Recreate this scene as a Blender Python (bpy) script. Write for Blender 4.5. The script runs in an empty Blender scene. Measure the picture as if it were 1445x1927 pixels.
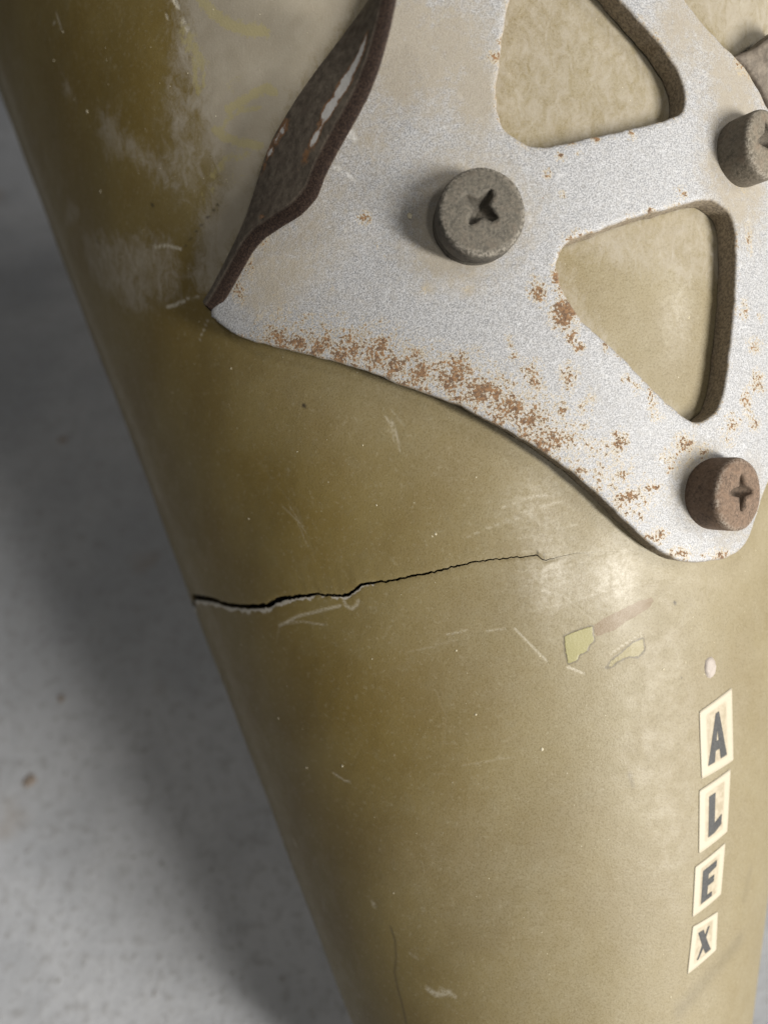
import bpy, math, random
import numpy as np
from mathutils import Vector, Matrix
from mathutils.geometry import delaunay_2d_cdt
random.seed(7); rng = np.random.default_rng(7)
MM = 0.001
# Measured geometry, in millimetres.  The tube is a cone frustum; marks on it are given as
# (U, V) on its unrolled sheet (V along the tube, U round it), optionally with a height above it.
AL = 18.0
APEX = [5.714,-68.462,-0.209]
AXIS = [-0.07983,0.94675,0.31191]
E1 = [0.02347,-0.31104,0.95011]
E2 = [0.99653,0.08317,0.00261]
RB = 68.7
RT = 321.0
CAM_LOC = [-20.308,23.391,172.116]
CAM_X = [0.99875,0.0,-0.04994]
CAM_Y = [0.02661,0.84619,0.53221]
CAM_Z = [0.04226,-0.53288,0.84514]
LAMP_A = [0.7483,-0.5726,0.347]
LAMP_B = [0.7721,-0.1326,0.6232]
LAMP_C = [-0.252,0.0137,0.9678]
LAMP_S = [0.2648,-0.667,0.6903]
PLATE = [(-37.06,197.61),(-36.46,196.67),(-34.65,195.01),(-32.24,193.65),(-29.83,192.56),(-25.93,191.02),(-21.95,189.57),(-17.64,187.65),(-14.4,185.75),(-10.93,184.15),(-8.35,182.86),(-5.31,180.72),(-2.01,178.39),(1.08,175.92),(2.66,174.53),(4.93,172.12),(7.85,168.79),(9.69,166.79),(11.31,165.15),(13.38,163.49),(15.89,162.48),(18.77,162.32),(21.51,162.48),(23.94,163.65),(25.6,165.84),(27.17,168.85),(29.65,172.76),(32.78,178.32),(35.31,184.68),(36.73,192.37),(36.4,200.52),(34.57,207.71),(32.11,212.1),(30.54,214.04),(29.35,215.54),(27.62,217.49),(26.21,218.54),(22.76,221.2),(19.92,224.14),(16.93,227.78),(13.02,231.94),(6.97,234.59),(0.53,235.76),(-5.42,235.16),(-9.21,232.08),(-11.98,227.77),(-14.09,224.41),(-17.32,220.71),(-20.33,217.5),(-22.87,214.01),(-25.51,210.72),(-27.9,207.76),(-30.37,204.74),(-33.48,201.15)]
CUTS = [[(0.53,224.31),(-0.27,221.32),(-0.9,218.29),(-1.56,215.64),(-1.57,212.96),(-0.9,211.19),(0.68,209.82),(2.49,209.11),(4.83,209.21),(8.52,209.83),(13.14,210.72),(16.42,211.4),(18.22,212.12),(18.82,213.04),(18.91,214.28),(18.34,216.33),(16.8,218.83),(15.09,220.87),(13.35,222.58),(11.82,224.25),(9.16,227.07),(6.0,229.57),(3.56,229.96),(1.76,227.96)],[(3.22,196.2),(3.44,197.54),(4.39,198.87),(6.2,199.52),(8.07,199.97),(11.58,200.93),(15.23,201.79),(18.35,202.52),(20.78,202.89),(22.69,202.41),(24.11,201.34),(24.68,199.53),(24.68,197.23),(24.16,193.06),(23.45,188.46),(22.35,183.8),(21.37,180.77),(20.05,179.04),(18.13,178.34),(16.58,178.94),(14.39,180.89),(11.41,183.99),(8.2,187.6),(5.48,190.51),(3.92,193.09),(3.33,194.84)]]
SCREWS = [(-4.31,201.96),(20.2,169.96),(26.77,208.22)]
FLANGE_L = [(-38.3,199.29,2.2),(-36.45,200.55,2.41),(-33.71,203.04,2.72),(-31.68,204.96,3.08),(-29.83,206.84,3.48),(-27.96,209.52,3.9),(-26.26,212.12,4.36),(-24.86,213.76,4.84),(-23.05,215.34,5.34),(-21.22,216.86,5.86),(-18.89,218.72,6.4),(-16.42,220.6,6.95),(-14.24,222.37,7.52),(-12.63,223.72,8.1),(-11.38,224.85,8.7)]
FLANGE_R = [(-37.53,198.71,2.9),(-35.58,199.99,3.1),(-32.75,202.21,3.6),(-30.12,204.26,4.3),(-28.18,205.1,4.9),(-25.43,205.57,5.8),(-22.85,206.02,6.7),(-21.01,207.1,7.2),(-19.64,209.16,7.7),(-17.91,211.23,8.2),(-16.34,213.01,8.7),(-14.71,215.09,9.2),(-13.34,217.43,9.8),(-12.19,220.09,10.4),(-11.24,222.95,11.0)]
FL_PAINT = [(0.164,0.84,0.05,0.9,0.08),(0.237,0.8,0.05,1.0,0.11),(0.311,0.78,0.05,0.95,0.1),(0.385,0.82,0.04,0.75,0.09),(0.442,0.84,0.03,0.5,0.1),(0.442,0.1,0.05,0.62,0.12),(0.507,0.08,0.04,0.6,0.11),(0.556,0.05,0.03,0.45,0.1),(0.646,0.88,0.012,0.7,0.1)]
TAB = [(25.88,218.78,2.6),(27.99,219.52,3.2),(29.77,220.7,3.8),(32.76,222.52,4.5),(36.09,221.73,5.0),(37.53,216.95,4.6),(36.0,210.5,3.8),(33.18,208.66,3.0),(31.45,212.4,2.8),(29.52,215.45,2.7),(27.73,217.49,2.6)]
CRACK = [(-69.033,169.555,1.144),(-62.028,168.2,0.968),(-57.556,167.174,0.88),(-54.758,166.184,0.792),(-51.715,165.497,0.704),(-48.382,164.857,0.704),(-45.583,164.492,0.704),(-42.515,164.165,0.704),(-40.867,164.439,0.704),(-39.337,164.649,0.704),(-37.484,164.521,0.528),(-36.312,164.492,0.528),(-34.123,164.315,0.44),(-32.197,164.246,0.352),(-30.49,163.799,0.352),(-28.938,163.584,0.396),(-27.511,163.389,0.44),(-26.629,163.737,0.44),(-25.865,164.031,0.44),(-24.937,164.367,0.396),(-24.02,164.438,0.352),(-22.128,164.376,0.282),(-19.988,164.285,0.264),(-18.67,164.434,0.264),(-17.402,164.462,0.264),(-15.996,164.538,0.264),(-14.553,164.548,0.246),(-13.162,164.755,0.229),(-11.81,164.844,0.211),(-10.11,165.02,0.194),(-8.438,165.141,0.176),(-6.526,165.117,0.158),(-4.687,165.111,0.158),(-2.789,165.045,0.141),(-1.082,165.069,0.141),(-0.452,164.521,0.141),(0.503,164.436,0.079),(2.186,164.724,0.044),(3.869,164.898,0.031),(5.553,164.834,0.018),(7.265,164.84,0.011),(9.811,164.745,0.007),(12.671,164.656,0.004)]
STICKERS = [('A',[(18.08,143.68),(23.9,145.36),(23.6,136.03),(17.8,135.22)]),('L',[(17.32,133.97),(22.98,135.12),(21.85,127.21),(16.58,126.09)]),('E',[(15.89,124.65),(21.4,125.93),(20.25,119.44),(15.06,118.36)]),('X',[(15.06,117.2),(19.57,117.44),(19.02,112.47),(13.86,111.31)])]
DAB = (20.19,148.75)
CHIP_YELLOW = [(1.38,155.37),(2.98,155.91),(4.73,156.18),(4.82,154.41),(4.11,153.93),(3.98,153.37),(2.89,153.07),(2.55,152.4),(1.55,152.23),(1.39,153.81)]
CHIP_BROWN = [(4.91,156.25),(6.25,156.99),(7.77,157.45),(9.33,158.01),(10.59,158.36),(12.35,158.6),(12.63,158.07),(11.76,157.27),(10.46,156.8),(8.87,156.16),(7.3,155.37),(5.8,155.0),(4.98,154.96)]
CHIP_FAINT = [(6.07,151.1),(6.72,151.88),(7.98,152.56),(9.59,153.62),(10.86,153.87),(10.91,152.56),(10.07,151.82),(8.86,152.15),(7.92,151.85),(6.67,151.17)]
DUST_POLY = [(1.25,9.0,[(-31.03,236.07),(-37.93,237.27),(-37.57,232.33),(-39.15,228.59),(-36.77,224.16),(-38.8,223.54),(-36.36,220.34),(-36.19,216.58),(-34.6,213.67),(-36.45,210.38),(-38.95,209.06),(-39.13,205.88),(-41.2,203.05),(-38.87,200.28),(-31.6,207.37),(-25.9,216.37),(-17.67,224.91),(-12.19,231.08)]),(0.62,5.0,[(-56.13,228.31),(-51.36,226.8),(-49.78,223.16),(-44.55,219.26),(-40.94,215.34),(-39.41,210.46),(-43.03,212.67),(-46.94,216.35),(-51.19,220.27),(-55.67,221.3),(-56.84,225.47)]),(0.6,7,[(-40.41,229.02),(-36.72,224.45),(-36.11,218.42),(-36.32,213.49),(-41.14,212.18),(-44.92,217.75),(-43.14,223.01)]),(0.5,3,[(-64.24,236.51),(-61.77,234.85),(-60.27,230.82),(-62.23,230.48),(-64.95,233.96)]),(0.6,3,[(-71.74,221.41),(-67.75,218.74),(-69.87,217.01),(-81.4,218.32)]),(0.62,5.0,[(-69.99,216.26),(-43.93,208.95),(-43.81,200.9),(-56.05,200.36),(-65.68,205.16),(-72.14,211.23)]),(0.58,3,[(-1.49,233.86),(24.95,234.19),(22.5,210.79),(2.11,208.32),(-3.17,215.11)]),(0.6,4,[(2.76,201.94),(28.67,205.1),(27.91,192.73),(12.19,195.5),(4.26,198.34)]),(0.55,2.0,[(20.56,204.82),(29.12,205.13),(27.49,177.51),(22.55,177.87),(24.83,192.74)]),(0.7,3,[(23.12,229.42),(35.29,231.23),(43.38,225.57),(30.39,218.55),(22.78,224.8)])]
DUST_STROKE = [(3.2,0.75,[(-92.91,246.53),(-89.61,232.58),(-85.86,219.4),(-79.87,204.22),(-70.58,188.51),(-65.19,174.64)]),(3.0,0.4,[(-65.19,174.64),(-57.53,160.73),(-52.09,145.44),(-47.12,126.84),(-41.48,109.8)]),(1.2,0.5,[(-39.11,224.26),(-37.83,221.7),(-36.17,219.05),(-35.78,216.47)]),(1.0,0.5,[(-40.13,221.45),(-37.92,217.99),(-35.29,214.47)]),(1.6,0.5,[(6.68,190.53),(9.48,186.16),(13.78,181.61),(18.63,178.79)]),(2.2,0.5,[(4.67,195.97),(6.11,191.16),(10.13,186.11)]),(3,0.35,[(18.81,159.82),(24.0,158.99),(29.31,161.47),(32.44,165.08)]),(2,0.35,[(20.37,158.28),(17.05,157.52)]),(1.2,0.7,[(21.61,218.94),(17.7,214.14),(10.31,211.86)])]
YELLOW = [(0.9,0.9,[(-34.98,234.45),(-33.53,232.18),(-31.21,229.97),(-28.51,228.39),(-26.49,227.7)]),(1.4,0.7,[(-37.78,231.19),(-36.5,228.95),(-35.63,226.85)]),(0.7,0.8,[(-36.73,227.2),(-36.88,225.42),(-36.79,224.04)]),(0.5,0.7,[(-35.41,226.18),(-35.85,224.18)]),(0.7,1.0,[(-32.62,220.81),(-30.65,221.17),(-28.38,221.63),(-26.95,221.61),(-26.25,221.08)]),(0.5,0.8,[(-34.14,218.8),(-32.81,219.65),(-30.8,220.19),(-28.28,219.76)]),(0.7,0.9,[(-35.0,219.03),(-33.5,217.83),(-32.43,217.11),(-28.86,215.6)]),(1.0,0.6,[(-36.21,214.09),(-33.52,215.25),(-30.38,215.37)]),(1.3,0.45,[(-37.91,212.0),(-34.7,213.08),(-31.43,213.5)]),(0.6,0.5,[(-30.23,224.04),(-32.21,223.41),(-31.66,222.05)]),(1.5,0.5,[(-91.34,243.39),(-89.25,229.88)])]
SCRATCH_GLINT = [(0.17,0.5,[(-0.3,164.33),(1.93,164.59),(3.43,164.74),(6.45,164.59),(8.7,164.39),(11.23,164.15)]),(0.25,1.3,[(-38.63,235.36),(-38.08,234.2)]),(0.2,1.2,[(-37.61,232.59),(-37.45,232.05)]),(0.2,1.2,[(-37.06,231.43),(-37.2,231.12)]),(0.15,0.7,[(-40.1,234.13),(-39.87,233.49)]),(0.55,0.45,[(-42.74,123.32),(-42.46,122.85)]),(0.5,0.45,[(-26.04,120.71),(-25.9,120.53)]),(0.5,0.5,[(-19.13,110.91),(-18.07,110.5),(-16.2,111.27)]),(0.4,0.4,[(-17.24,111.44),(-15.47,110.88)]),(0.35,0.3,[(-21.26,115.16),(-20.17,114.75)]),(0.09,0.22,[(-2.16,168.85),(0.07,170.16),(3.52,171.03)]),(0.09,0.22,[(-3.73,168.08),(0.55,168.59),(3.7,169.49)]),(0.09,0.22,[(-1.72,163.29),(1.26,162.38),(5.67,162.83)]),(0.09,0.22,[(-2.7,162.46),(1.79,161.4),(4.29,161.44)]),(0.09,0.22,[(-0.69,161.04),(2.2,158.89)]),(0.09,0.22,[(0.47,164.0),(3.59,160.59)]),(0.1,0.4,[(-4.39,170.89),(-1.0,171.78),(0.83,171.91)]),(0.12,0.4,[(-16.83,182.5),(-16.1,181.5),(-16.04,179.64)]),(0.12,0.4,[(-16.04,182.1),(-15.44,179.28)]),(0.25,0.9,[(-47.9,200.45),(-46.21,200.41),(-44.33,200.59)]),(0.15,0.7,[(-43.65,200.67),(-41.53,200.73)]),(0.15,0.6,[(-40.47,197.4),(-42.53,195.25)]),(0.2,0.8,[(-48.67,208.4),(-45.84,207.94),(-43.36,206.96)]),(0.12,0.6,[(-63.74,241.52),(-61.7,242.7),(-61.24,240.13)]),(0.25,0.5,[(-35.74,157.23),(-32.11,158.76),(-28.55,159.59),(-25.29,160.33)]),(0.2,0.4,[(-35.39,157.48),(-31.34,158.1),(-28.0,157.83)]),(0.15,0.3,[(-36.81,154.8),(-35.78,157.09),(-32.11,158.76)]),(0.3,0.45,[(-24.78,161.33),(-24.54,160.33),(-23.7,159.94),(-22.91,160.47),(-22.7,160.99)]),(0.15,0.35,[(-2.98,169.85),(-0.5,170.52),(2.59,171.0)]),(0.12,0.3,[(-4.88,168.8),(-1.78,169.73),(1.33,170.64)]),(0.15,0.35,[(-8.59,167.9),(-4.85,169.11),(-1.73,170.34)]),(0.12,0.4,[(-12.1,156.56),(-9.58,156.94)]),(0.1,0.4,[(-7.45,156.75),(-5.3,156.91)]),(0.15,0.5,[(-4.21,156.83),(-3.28,155.69),(-0.78,152.65)]),(0.15,0.7,[(1.49,151.79),(3.41,150.76)]),(0.12,0.6,[(6.78,152.71),(10.26,154.43)]),(0.1,0.5,[(10.62,154.69),(10.98,153.05),(10.4,151.87)]),(0.12,0.5,[(5.99,151.06),(7.38,152.0)]),(0.12,0.35,[(8.37,160.21),(12.83,160.5),(15.75,160.59)]),(0.12,0.35,[(-2.11,158.7),(2.87,159.43),(8.05,160.37)]),(0.2,0.5,[(-29.68,138.0),(-28.27,137.4),(-27.02,137.2)]),(0.2,0.25,[(-42.31,130.7),(-37.69,133.97),(-34.27,136.12)]),(0.1,0.25,[(2.73,146.3),(6.38,147.72)]),(0.12,0.25,[(-0.32,135.8),(5.52,137.11)]),(0.12,0.3,[(-32.22,173.2),(-30.04,171.1),(-28.93,167.71)]),(0.1,0.3,[(-30.96,173.14),(-29.03,169.72)]),(0.3,0.15,[(-35.54,179.49),(-29.83,172.42),(-28.23,167.03)]),(0.15,0.25,[(-17.49,154.43),(-10.92,155.87)]),(0.1,0.2,[(-29.31,154.73),(-22.03,157.04)]),(0.1,0.25,[(-11.68,140.8),(-4.44,141.89)]),(0.12,0.3,[(-5.63,167.03),(-1.39,167.25),(4.22,168.21)]),(0.12,0.3,[(-3.22,163.43),(0.72,163.36),(5.11,163.82)]),(0.1,0.3,[(-3.05,161.88),(1.69,160.18),(5.75,155.98)]),(0.1,0.2,[(-14.01,149.88),(-13.04,146.64),(-13.67,143.38)]),(0.1,0.35,[(-16.8,182.8),(-15.79,180.23),(-15.53,178.36)]),(0.1,0.3,[(-16.11,183.33),(-14.73,181.35)])]  # real scratches, plus a few short bright strokes painting glints at upper left
DARKLINE = [(0.15,0.6,[(-0.79,164.99),(-0.86,165.61)]),(0.15,0.5,[(-0.28,164.51),(-0.1,165.17)]),(0.14,0.4,[(-37.3,159.94),(-36.64,159.19)]),(0.14,0.4,[(-28.38,161.78),(-27.81,162.32)]),(0.14,0.35,[(-22.81,162.44),(-23.16,163.1)]),(0.14,0.35,[(-15.41,163.74),(-14.61,163.44)]),(0.14,0.35,[(-10.49,164.51),(-9.72,164.89)]),(0.14,0.3,[(-7.51,164.97),(-6.94,164.55)]),(0.13,0.4,[(11.24,164.27),(11.15,164.78)]),(0.13,0.3,[(11.24,164.27),(13.11,164.16)]),(0.13,0.3,[(4.56,164.8),(5.03,164.38)]),(0.17,0.6,[(-40.56,208.15),(-38.45,209.26),(-35.99,210.58)]),(0.15,0.5,[(-42.87,206.85),(-40.56,208.15)]),(0.25,0.5,[(-23.65,118.11),(-23.25,116.38),(-23.41,114.09),(-24.04,111.59),(-23.87,109.37),(-23.43,107.26),(-23.16,104.52)]),(0.2,0.2,[(-31.75,121.75),(-27.03,121.14)]),(0.3,0.9,[(-27.06,185.03),(-26.92,184.95)]),(0.3,0.8,[(-47.72,213.57),(-47.52,213.45)]),(0.25,0.5,[(-64.02,212.92),(-63.33,212.6)]),(0.4,0.5,[(-87.8,234.53),(-88.34,233.87)]),(0.25,0.8,[(15.37,157.53),(15.44,157.46)]),(0.15,0.8,[(-15.41,171.41),(-15.35,171.4)]),(0.15,0.6,[(15.68,148.46),(15.75,148.38)]),(0.5,0.35,[(7.81,138.21),(8.15,136.53)]),(2.0,0.3,[(12.54,107.19),(18.17,109.79),(24.08,111.27)]),(1.5,0.25,[(25.54,116.53),(27.01,119.57)])]
RUST = [(-28.12,192.89,2.24,1.53,0.85),(-25.5,191.74,2.24,1.53,0.85),(-22.91,191.33,2.24,1.53,0.85),(-19.87,190.27,2.24,1.53,0.85),(-16.93,189.38,2.24,1.53,0.85),(-14.73,187.79,2.24,1.53,0.85),(-11.97,186.55,2.24,1.53,0.85),(-8.67,185.57,2.24,1.53,0.85),(-6.07,183.53,2.24,1.53,0.85),(-3.4,182.37,2.24,1.53,0.85),(-0.79,180.36,2.24,1.53,0.85),(1.51,177.8,2.24,1.53,0.85),(-15.95,190.29,1.29,1.29,0.95),(-17.47,189.93,1.18,1.18,0.8),(-8.0,186.93,1.53,1.53,0.95),(-5.75,184.07,1.76,1.76,0.9),(-2.9,181.73,1.88,1.88,0.85),(-0.38,185.5,1.18,1.18,0.7),(-0.19,184.34,0.94,0.94,0.8),(-4.64,180.76,1.41,1.41,0.7),(-1.48,178.69,1.53,1.53,0.7),(0.03,176.78,1.53,1.53,0.7),(3.25,174.7,1.29,1.29,0.5),(-8.77,184.42,1.18,1.18,0.7),(-16.3,204.2,0.65,0.59,0.85),(0.93,194.04,0.88,1.18,0.95),(0.78,195.64,0.47,0.59,0.6),(3.57,191.53,1.29,1.76,1.25),(4.09,188.8,0.59,1.06,0.95),(4.84,187.59,0.53,0.53,0.95),(-2.4,189.15,0.41,1.18,0.6),(-2.17,187.3,0.53,0.53,0.8),(3.34,184.45,0.94,1.53,0.7),(4.35,185.04,0.59,0.94,0.5),(5.64,181.75,0.41,1.18,0.6),(4.58,181.44,0.41,0.76,0.7),(2.33,180.91,0.94,0.82,0.75),(8.43,177.0,0.76,1.29,0.95),(4.33,178.97,0.35,0.88,0.6),(12.62,180.27,0.53,1.06,0.6),(12.99,179.35,0.82,0.53,0.6),(12.42,181.75,0.59,1.06,0.45),(16.22,176.1,1.18,1.06,0.8),(16.61,173.96,0.59,0.82,0.5),(8.79,170.88,1.41,0.71,0.9),(11.95,171.73,1.53,0.35,0.85),(8.66,172.97,0.41,1.18,0.55),(12.17,166.31,1.18,0.82,0.8),(6.06,173.83,0.94,1.29,0.6),(14.12,174.8,1.29,0.94,0.6),(7.83,170.1,0.82,1.06,0.6),(14.47,163.77,1.76,0.71,0.7),(19.57,162.89,1.76,0.71,0.6),(14.36,173.58,0.88,0.59,0.6),(18.59,174.99,0.82,0.94,0.7),(25.46,190.96,0.82,1.18,0.55),(26.87,186.69,1.29,0.82,0.6),(25.16,180.0,0.82,1.76,0.65),(27.04,182.37,1.06,1.41,0.7),(22.55,177.71,1.41,1.18,0.6),(26.3,177.45,0.71,0.94,0.65),(22.03,175.91,0.94,0.71,0.5),(26.79,198.76,0.59,1.76,0.5),(25.97,204.64,0.82,0.82,0.5),(27.93,189.73,0.59,0.59,0.4),(5.52,199.63,1.29,0.53,0.7),(13.65,201.6,0.82,0.47,0.5),(17.63,203.54,0.82,0.82,0.5),(4.39,207.91,0.41,0.41,0.9),(2.98,206.24,0.41,0.47,0.8),(4.35,203.91,0.35,0.35,0.7),(8.49,209.5,0.53,0.41,0.9),(12.33,209.67,0.41,0.53,0.7),(6.37,208.06,0.35,0.35,0.6),(3.05,195.43,0.59,1.41,0.75),(7.76,187.92,0.35,1.18,0.4),(9.81,183.88,0.59,0.47,0.6),(10.94,182.75,0.59,0.71,0.6),(12.15,182.36,0.47,0.47,0.6),(16.0,219.79,0.71,0.82,0.6),(26.72,218.14,0.71,0.94,1.0),(-1.45,218.84,0.59,0.59,0.8),(-32.36,199.37,0.82,1.53,0.7),(-30.5,201.74,0.59,1.41,0.55),(-28.06,203.93,0.71,0.94,0.45),(-27.51,197.52,0.47,0.47,0.3),(-26.08,193.65,0.82,0.82,0.4),(-21.95,194.16,0.35,0.59,0.3),(-20.98,197.24,0.41,0.41,0.5),(-15.08,201.14,0.35,0.35,0.6),(-14.48,199.61,0.29,0.35,0.4),(-6.2,195.01,0.47,0.35,0.4),(-10.59,195.59,0.41,0.41,0.5),(2.08,215.51,0.29,0.29,0.3),(-27.58,193.78,3.53,2.59,0.42),(-24.99,192.62,3.53,2.59,0.42),(-22.42,192.21,3.53,2.59,0.42),(-19.41,191.15,3.53,2.59,0.42),(-16.49,190.25,3.53,2.59,0.42),(-14.3,188.66,3.53,2.59,0.42),(-11.55,187.43,3.53,2.59,0.42),(-8.27,186.44,3.53,2.59,0.42),(-5.66,184.41,3.53,2.59,0.42),(-3.0,183.25,3.53,2.59,0.42),(-0.39,181.24,3.53,2.59,0.42),(1.92,178.69,3.53,2.59,0.42),(4.28,176.23,3.53,2.59,0.42),(6.65,173.24,3.53,2.59,0.42),(9.12,170.43,3.53,2.59,0.42),(-12.34,188.75,1.53,1.18,0.75),(-10.21,187.2,1.53,1.18,0.75),(-7.01,185.54,1.53,1.18,0.75),(-4.41,183.52,1.53,1.18,0.75),(-2.1,181.36,1.53,1.18,0.75),(0.75,178.75,1.53,1.18,0.75),(-19.14,191.35,1.53,1.18,0.75)]
PDIRT = [(-25.73,200.77,6.47,7.06,0.34),(-8.21,222.21,8.82,6.47,0.25),(-12.16,215.23,5.29,6.47,0.2),(-30.38,197.45,2.94,2.35,0.3),(-6.67,202.4,5.29,5.59,0.75),(-4.16,202.92,6.18,6.18,0.6),(-7.48,199.42,3.53,2.94,0.5),(-10.22,224.19,7.65,6.47,0.75),(-6.88,218.74,5.29,4.12,0.4),(-3.41,214.99,1.76,2.35,0.5),(-19.68,209.42,4.12,7.65,0.5),(-28.57,200.14,2.94,4.12,0.6),(-24.24,202.25,3.53,3.53,0.4),(26.68,209.36,5.29,6.47,0.85),(23.37,205.68,2.94,3.53,0.5),(21.63,220.94,4.12,5.29,0.75),(17.09,221.77,2.35,3.53,0.5),(26.17,201.71,2.94,4.71,0.5),(17.17,170.27,3.53,3.53,0.75),(18.15,173.82,2.94,2.94,0.6),(22.11,165.35,3.53,2.35,0.6),(25.92,171.2,1.76,3.53,0.5),(1.68,210.61,2.35,1.76,0.35),(-11.43,217.03,0.71,0.71,1.3),(6.17,182.57,1.18,2.35,0.3),(-3.99,214.51,1.76,2.94,0.6),(-10.59,195.59,0.82,0.71,0.5),(-5.93,194.97,0.71,0.47,0.5),(26.25,214.53,2.94,3.53,0.6),(-17.49,195.77,3.53,1.76,0.2),(-14.64,212.92,2.35,3.53,0.35),(1.63,219.9,1.18,3.53,0.4)]
PSCR = [(0.26,0.49500000000000005,[(-19.12,210.16),(-17.9,209.34),(-16.94,208.3)]),(0.195,0.385,[(-18.9,209.94),(-18.4,210.18)]),(0.45499999999999996,0.49500000000000005,[(-17.5,213.21),(-16.89,213.48),(-16.51,212.62)]),(0.156,0.275,[(-7.28,220.43),(-5.95,216.96),(-4.57,214.04),(-2.61,211.6)]),(0.195,0.275,[(-6.04,215.88),(-3.59,212.82),(-1.58,210.93)]),(0.156,0.22000000000000003,[(-14.69,212.37),(-13.66,208.26)]),(0.156,0.275,[(-5.0,218.47),(-3.36,215.53)]),(0.156,0.22000000000000003,[(-3.5,213.9),(-1.76,208.75),(-0.86,206.43)])]
GRIT = [(-58.68,228.86,0,0.202),(-65.16,238.0,0,0.18),(-59.34,218.55,0,0.173),(-60.96,240.01,0,0.108),(-12.23,168.49,0,0.158),(-12.68,168.28,0,0.101),(-9.55,146.91,0,0.144),(-2.26,142.31,0,0.173),(13.22,149.88,0,0.158),(-39.26,143.65,0,0.144),(-34.66,137.63,0,0.144),(-27.97,139.26,0,0.144),(-28.75,179.6,0,0.086),(-37.48,190.92,0,0.086),(-42.07,197.54,0,0.086),(-19.91,179.54,0,0.086),(-11.55,203.62,2.7,0.288),(19.88,190.58,0,0.13),(-11.16,154.62,0,0.108),(-21.71,153.73,0,0.086),(-1.64,153.36,0,0.086)]
FLAKES = [(-110.15,61.78,1.3),(-125.9,160.62,1.3),(-107.21,80.88,1.0)]
GLOSS = [(-1.38,170.91,6.333333333333333,4.0,0.6),(0.34,162.48,6.333333333333333,4.666666666666667,0.75),(-0.53,166.56,7.333333333333333,10.0,0.45),(-15.73,180.84,3.3333333333333335,4.666666666666667,0.7),(19.11,190.42,2.4,4.333333333333333,0.4),(-38.06,234.31,2.6666666666666665,2.6666666666666665,1.0)]

# ------------------------------------------------------------------ camera, world, lamps, exposure
scene = bpy.context.scene
C = scene.collection
cam_d = bpy.data.cameras.new('camera'); cam = bpy.data.objects.new('camera', cam_d); C.objects.link(cam)
cam_d.sensor_fit = 'AUTO'; cam_d.sensor_width = 36.0; cam_d.lens = 26.0
cam_d.clip_start = 0.005; cam_d.clip_end = 50
_m = Matrix((CAM_X, CAM_Y, CAM_Z)).transposed().to_4x4()
_m.translation = Vector(CAM_LOC)*MM
cam.matrix_world = _m
cam_d.dof.use_dof = True; cam_d.dof.focus_distance = 0.083; cam_d.dof.aperture_fstop = 15.0
scene.camera = cam

w = bpy.data.worlds.new('World'); scene.world = w; w.use_nodes = True
w.node_tree.nodes['Background'].inputs[0].default_value = (0.95, 0.97, 1.0, 1)
w.node_tree.nodes['Background'].inputs[1].default_value = 0.032

def lamp(name, d, dist, sx, sy, power, col, roll=0.0):
    l = bpy.data.lights.new(name, 'AREA'); l.shape = 'RECTANGLE'; l.size = sx; l.size_y = sy
    l.energy = power; l.color = col
    o = bpy.data.objects.new(name, l); C.objects.link(o)
    d = Vector(d).normalized()
    tgt = Vector((-0.02, 0.045, 0.095))
    o.location = tgt + d*dist
    z = d; y = Vector((0, 1, 0)); y = (y - z*y.dot(z)).normalized(); x = y.cross(z)
    o.matrix_world = Matrix.Translation(o.location) @ Matrix((x, y, z)).transposed().to_4x4() @ Matrix.Rotation(roll, 4, 'Z')
    return o
lamp('workshop_lamp', LAMP_A, 1.3, 0.56, 0.16, 29, (1.0, 0.965, 0.90))
lamp('ceiling_lamp', LAMP_B, 1.6, 0.25, 0.4, 8, (1.0, 0.97, 0.92))
lamp('small_lamp', LAMP_S, 1.3, 0.08, 0.14, 2.3, (1.0, 0.95, 0.86))
lamp('added_fill_lamp', LAMP_C, 0.6, 0.05, 0.08, 0.36, (1.0, 0.96, 0.88))  # added close fill, brightens the upper left of tube and floor
scene.view_settings.view_transform = 'Standard'; scene.view_settings.look = 'None'
scene.view_settings.exposure = 0.0; scene.view_settings.gamma = 1.0

# ------------------------------------------------------------------ helpers: geometry
APEX, AXIS, E1, E2 = (np.array(v, float) for v in (APEX, AXIS, E1, E2))
al = math.radians(AL); SA, CA = math.sin(al), math.cos(al)
def surf(U, V, h=0.0):
    U = np.asarray(U, float); V = np.asarray(V, float); h = np.asarray(h, float)
    rho = np.hypot(U, V); phi = np.arctan2(U, V)/SA
    d = np.cos(phi)[..., None]*E1 + np.sin(phi)[..., None]*E2
    n = CA*d - SA*AXIS
    return APEX + rho[..., None]*(CA*AXIS + SA*d) + n*h[..., None]*1.0
def dent(U, V):
    """slow dents, so that the tube is not a perfect cone (mm)."""
    U = np.asarray(U, float); V = np.asarray(V, float)
    return .10*np.sin(U*.11+V*.07+1)*np.sin(V*.09-U*.05) + .04*np.sin(U*.31-V*.23)
def nrm(U, V):
    phi = math.atan2(U, V)/SA
    return CA*(math.cos(phi)*E1 + math.sin(phi)*E2) - SA*AXIS
def polar(phi_deg, rho):
    th = np.radians(phi_deg)*SA
    return rho*np.sin(th), rho*np.cos(th)

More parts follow.
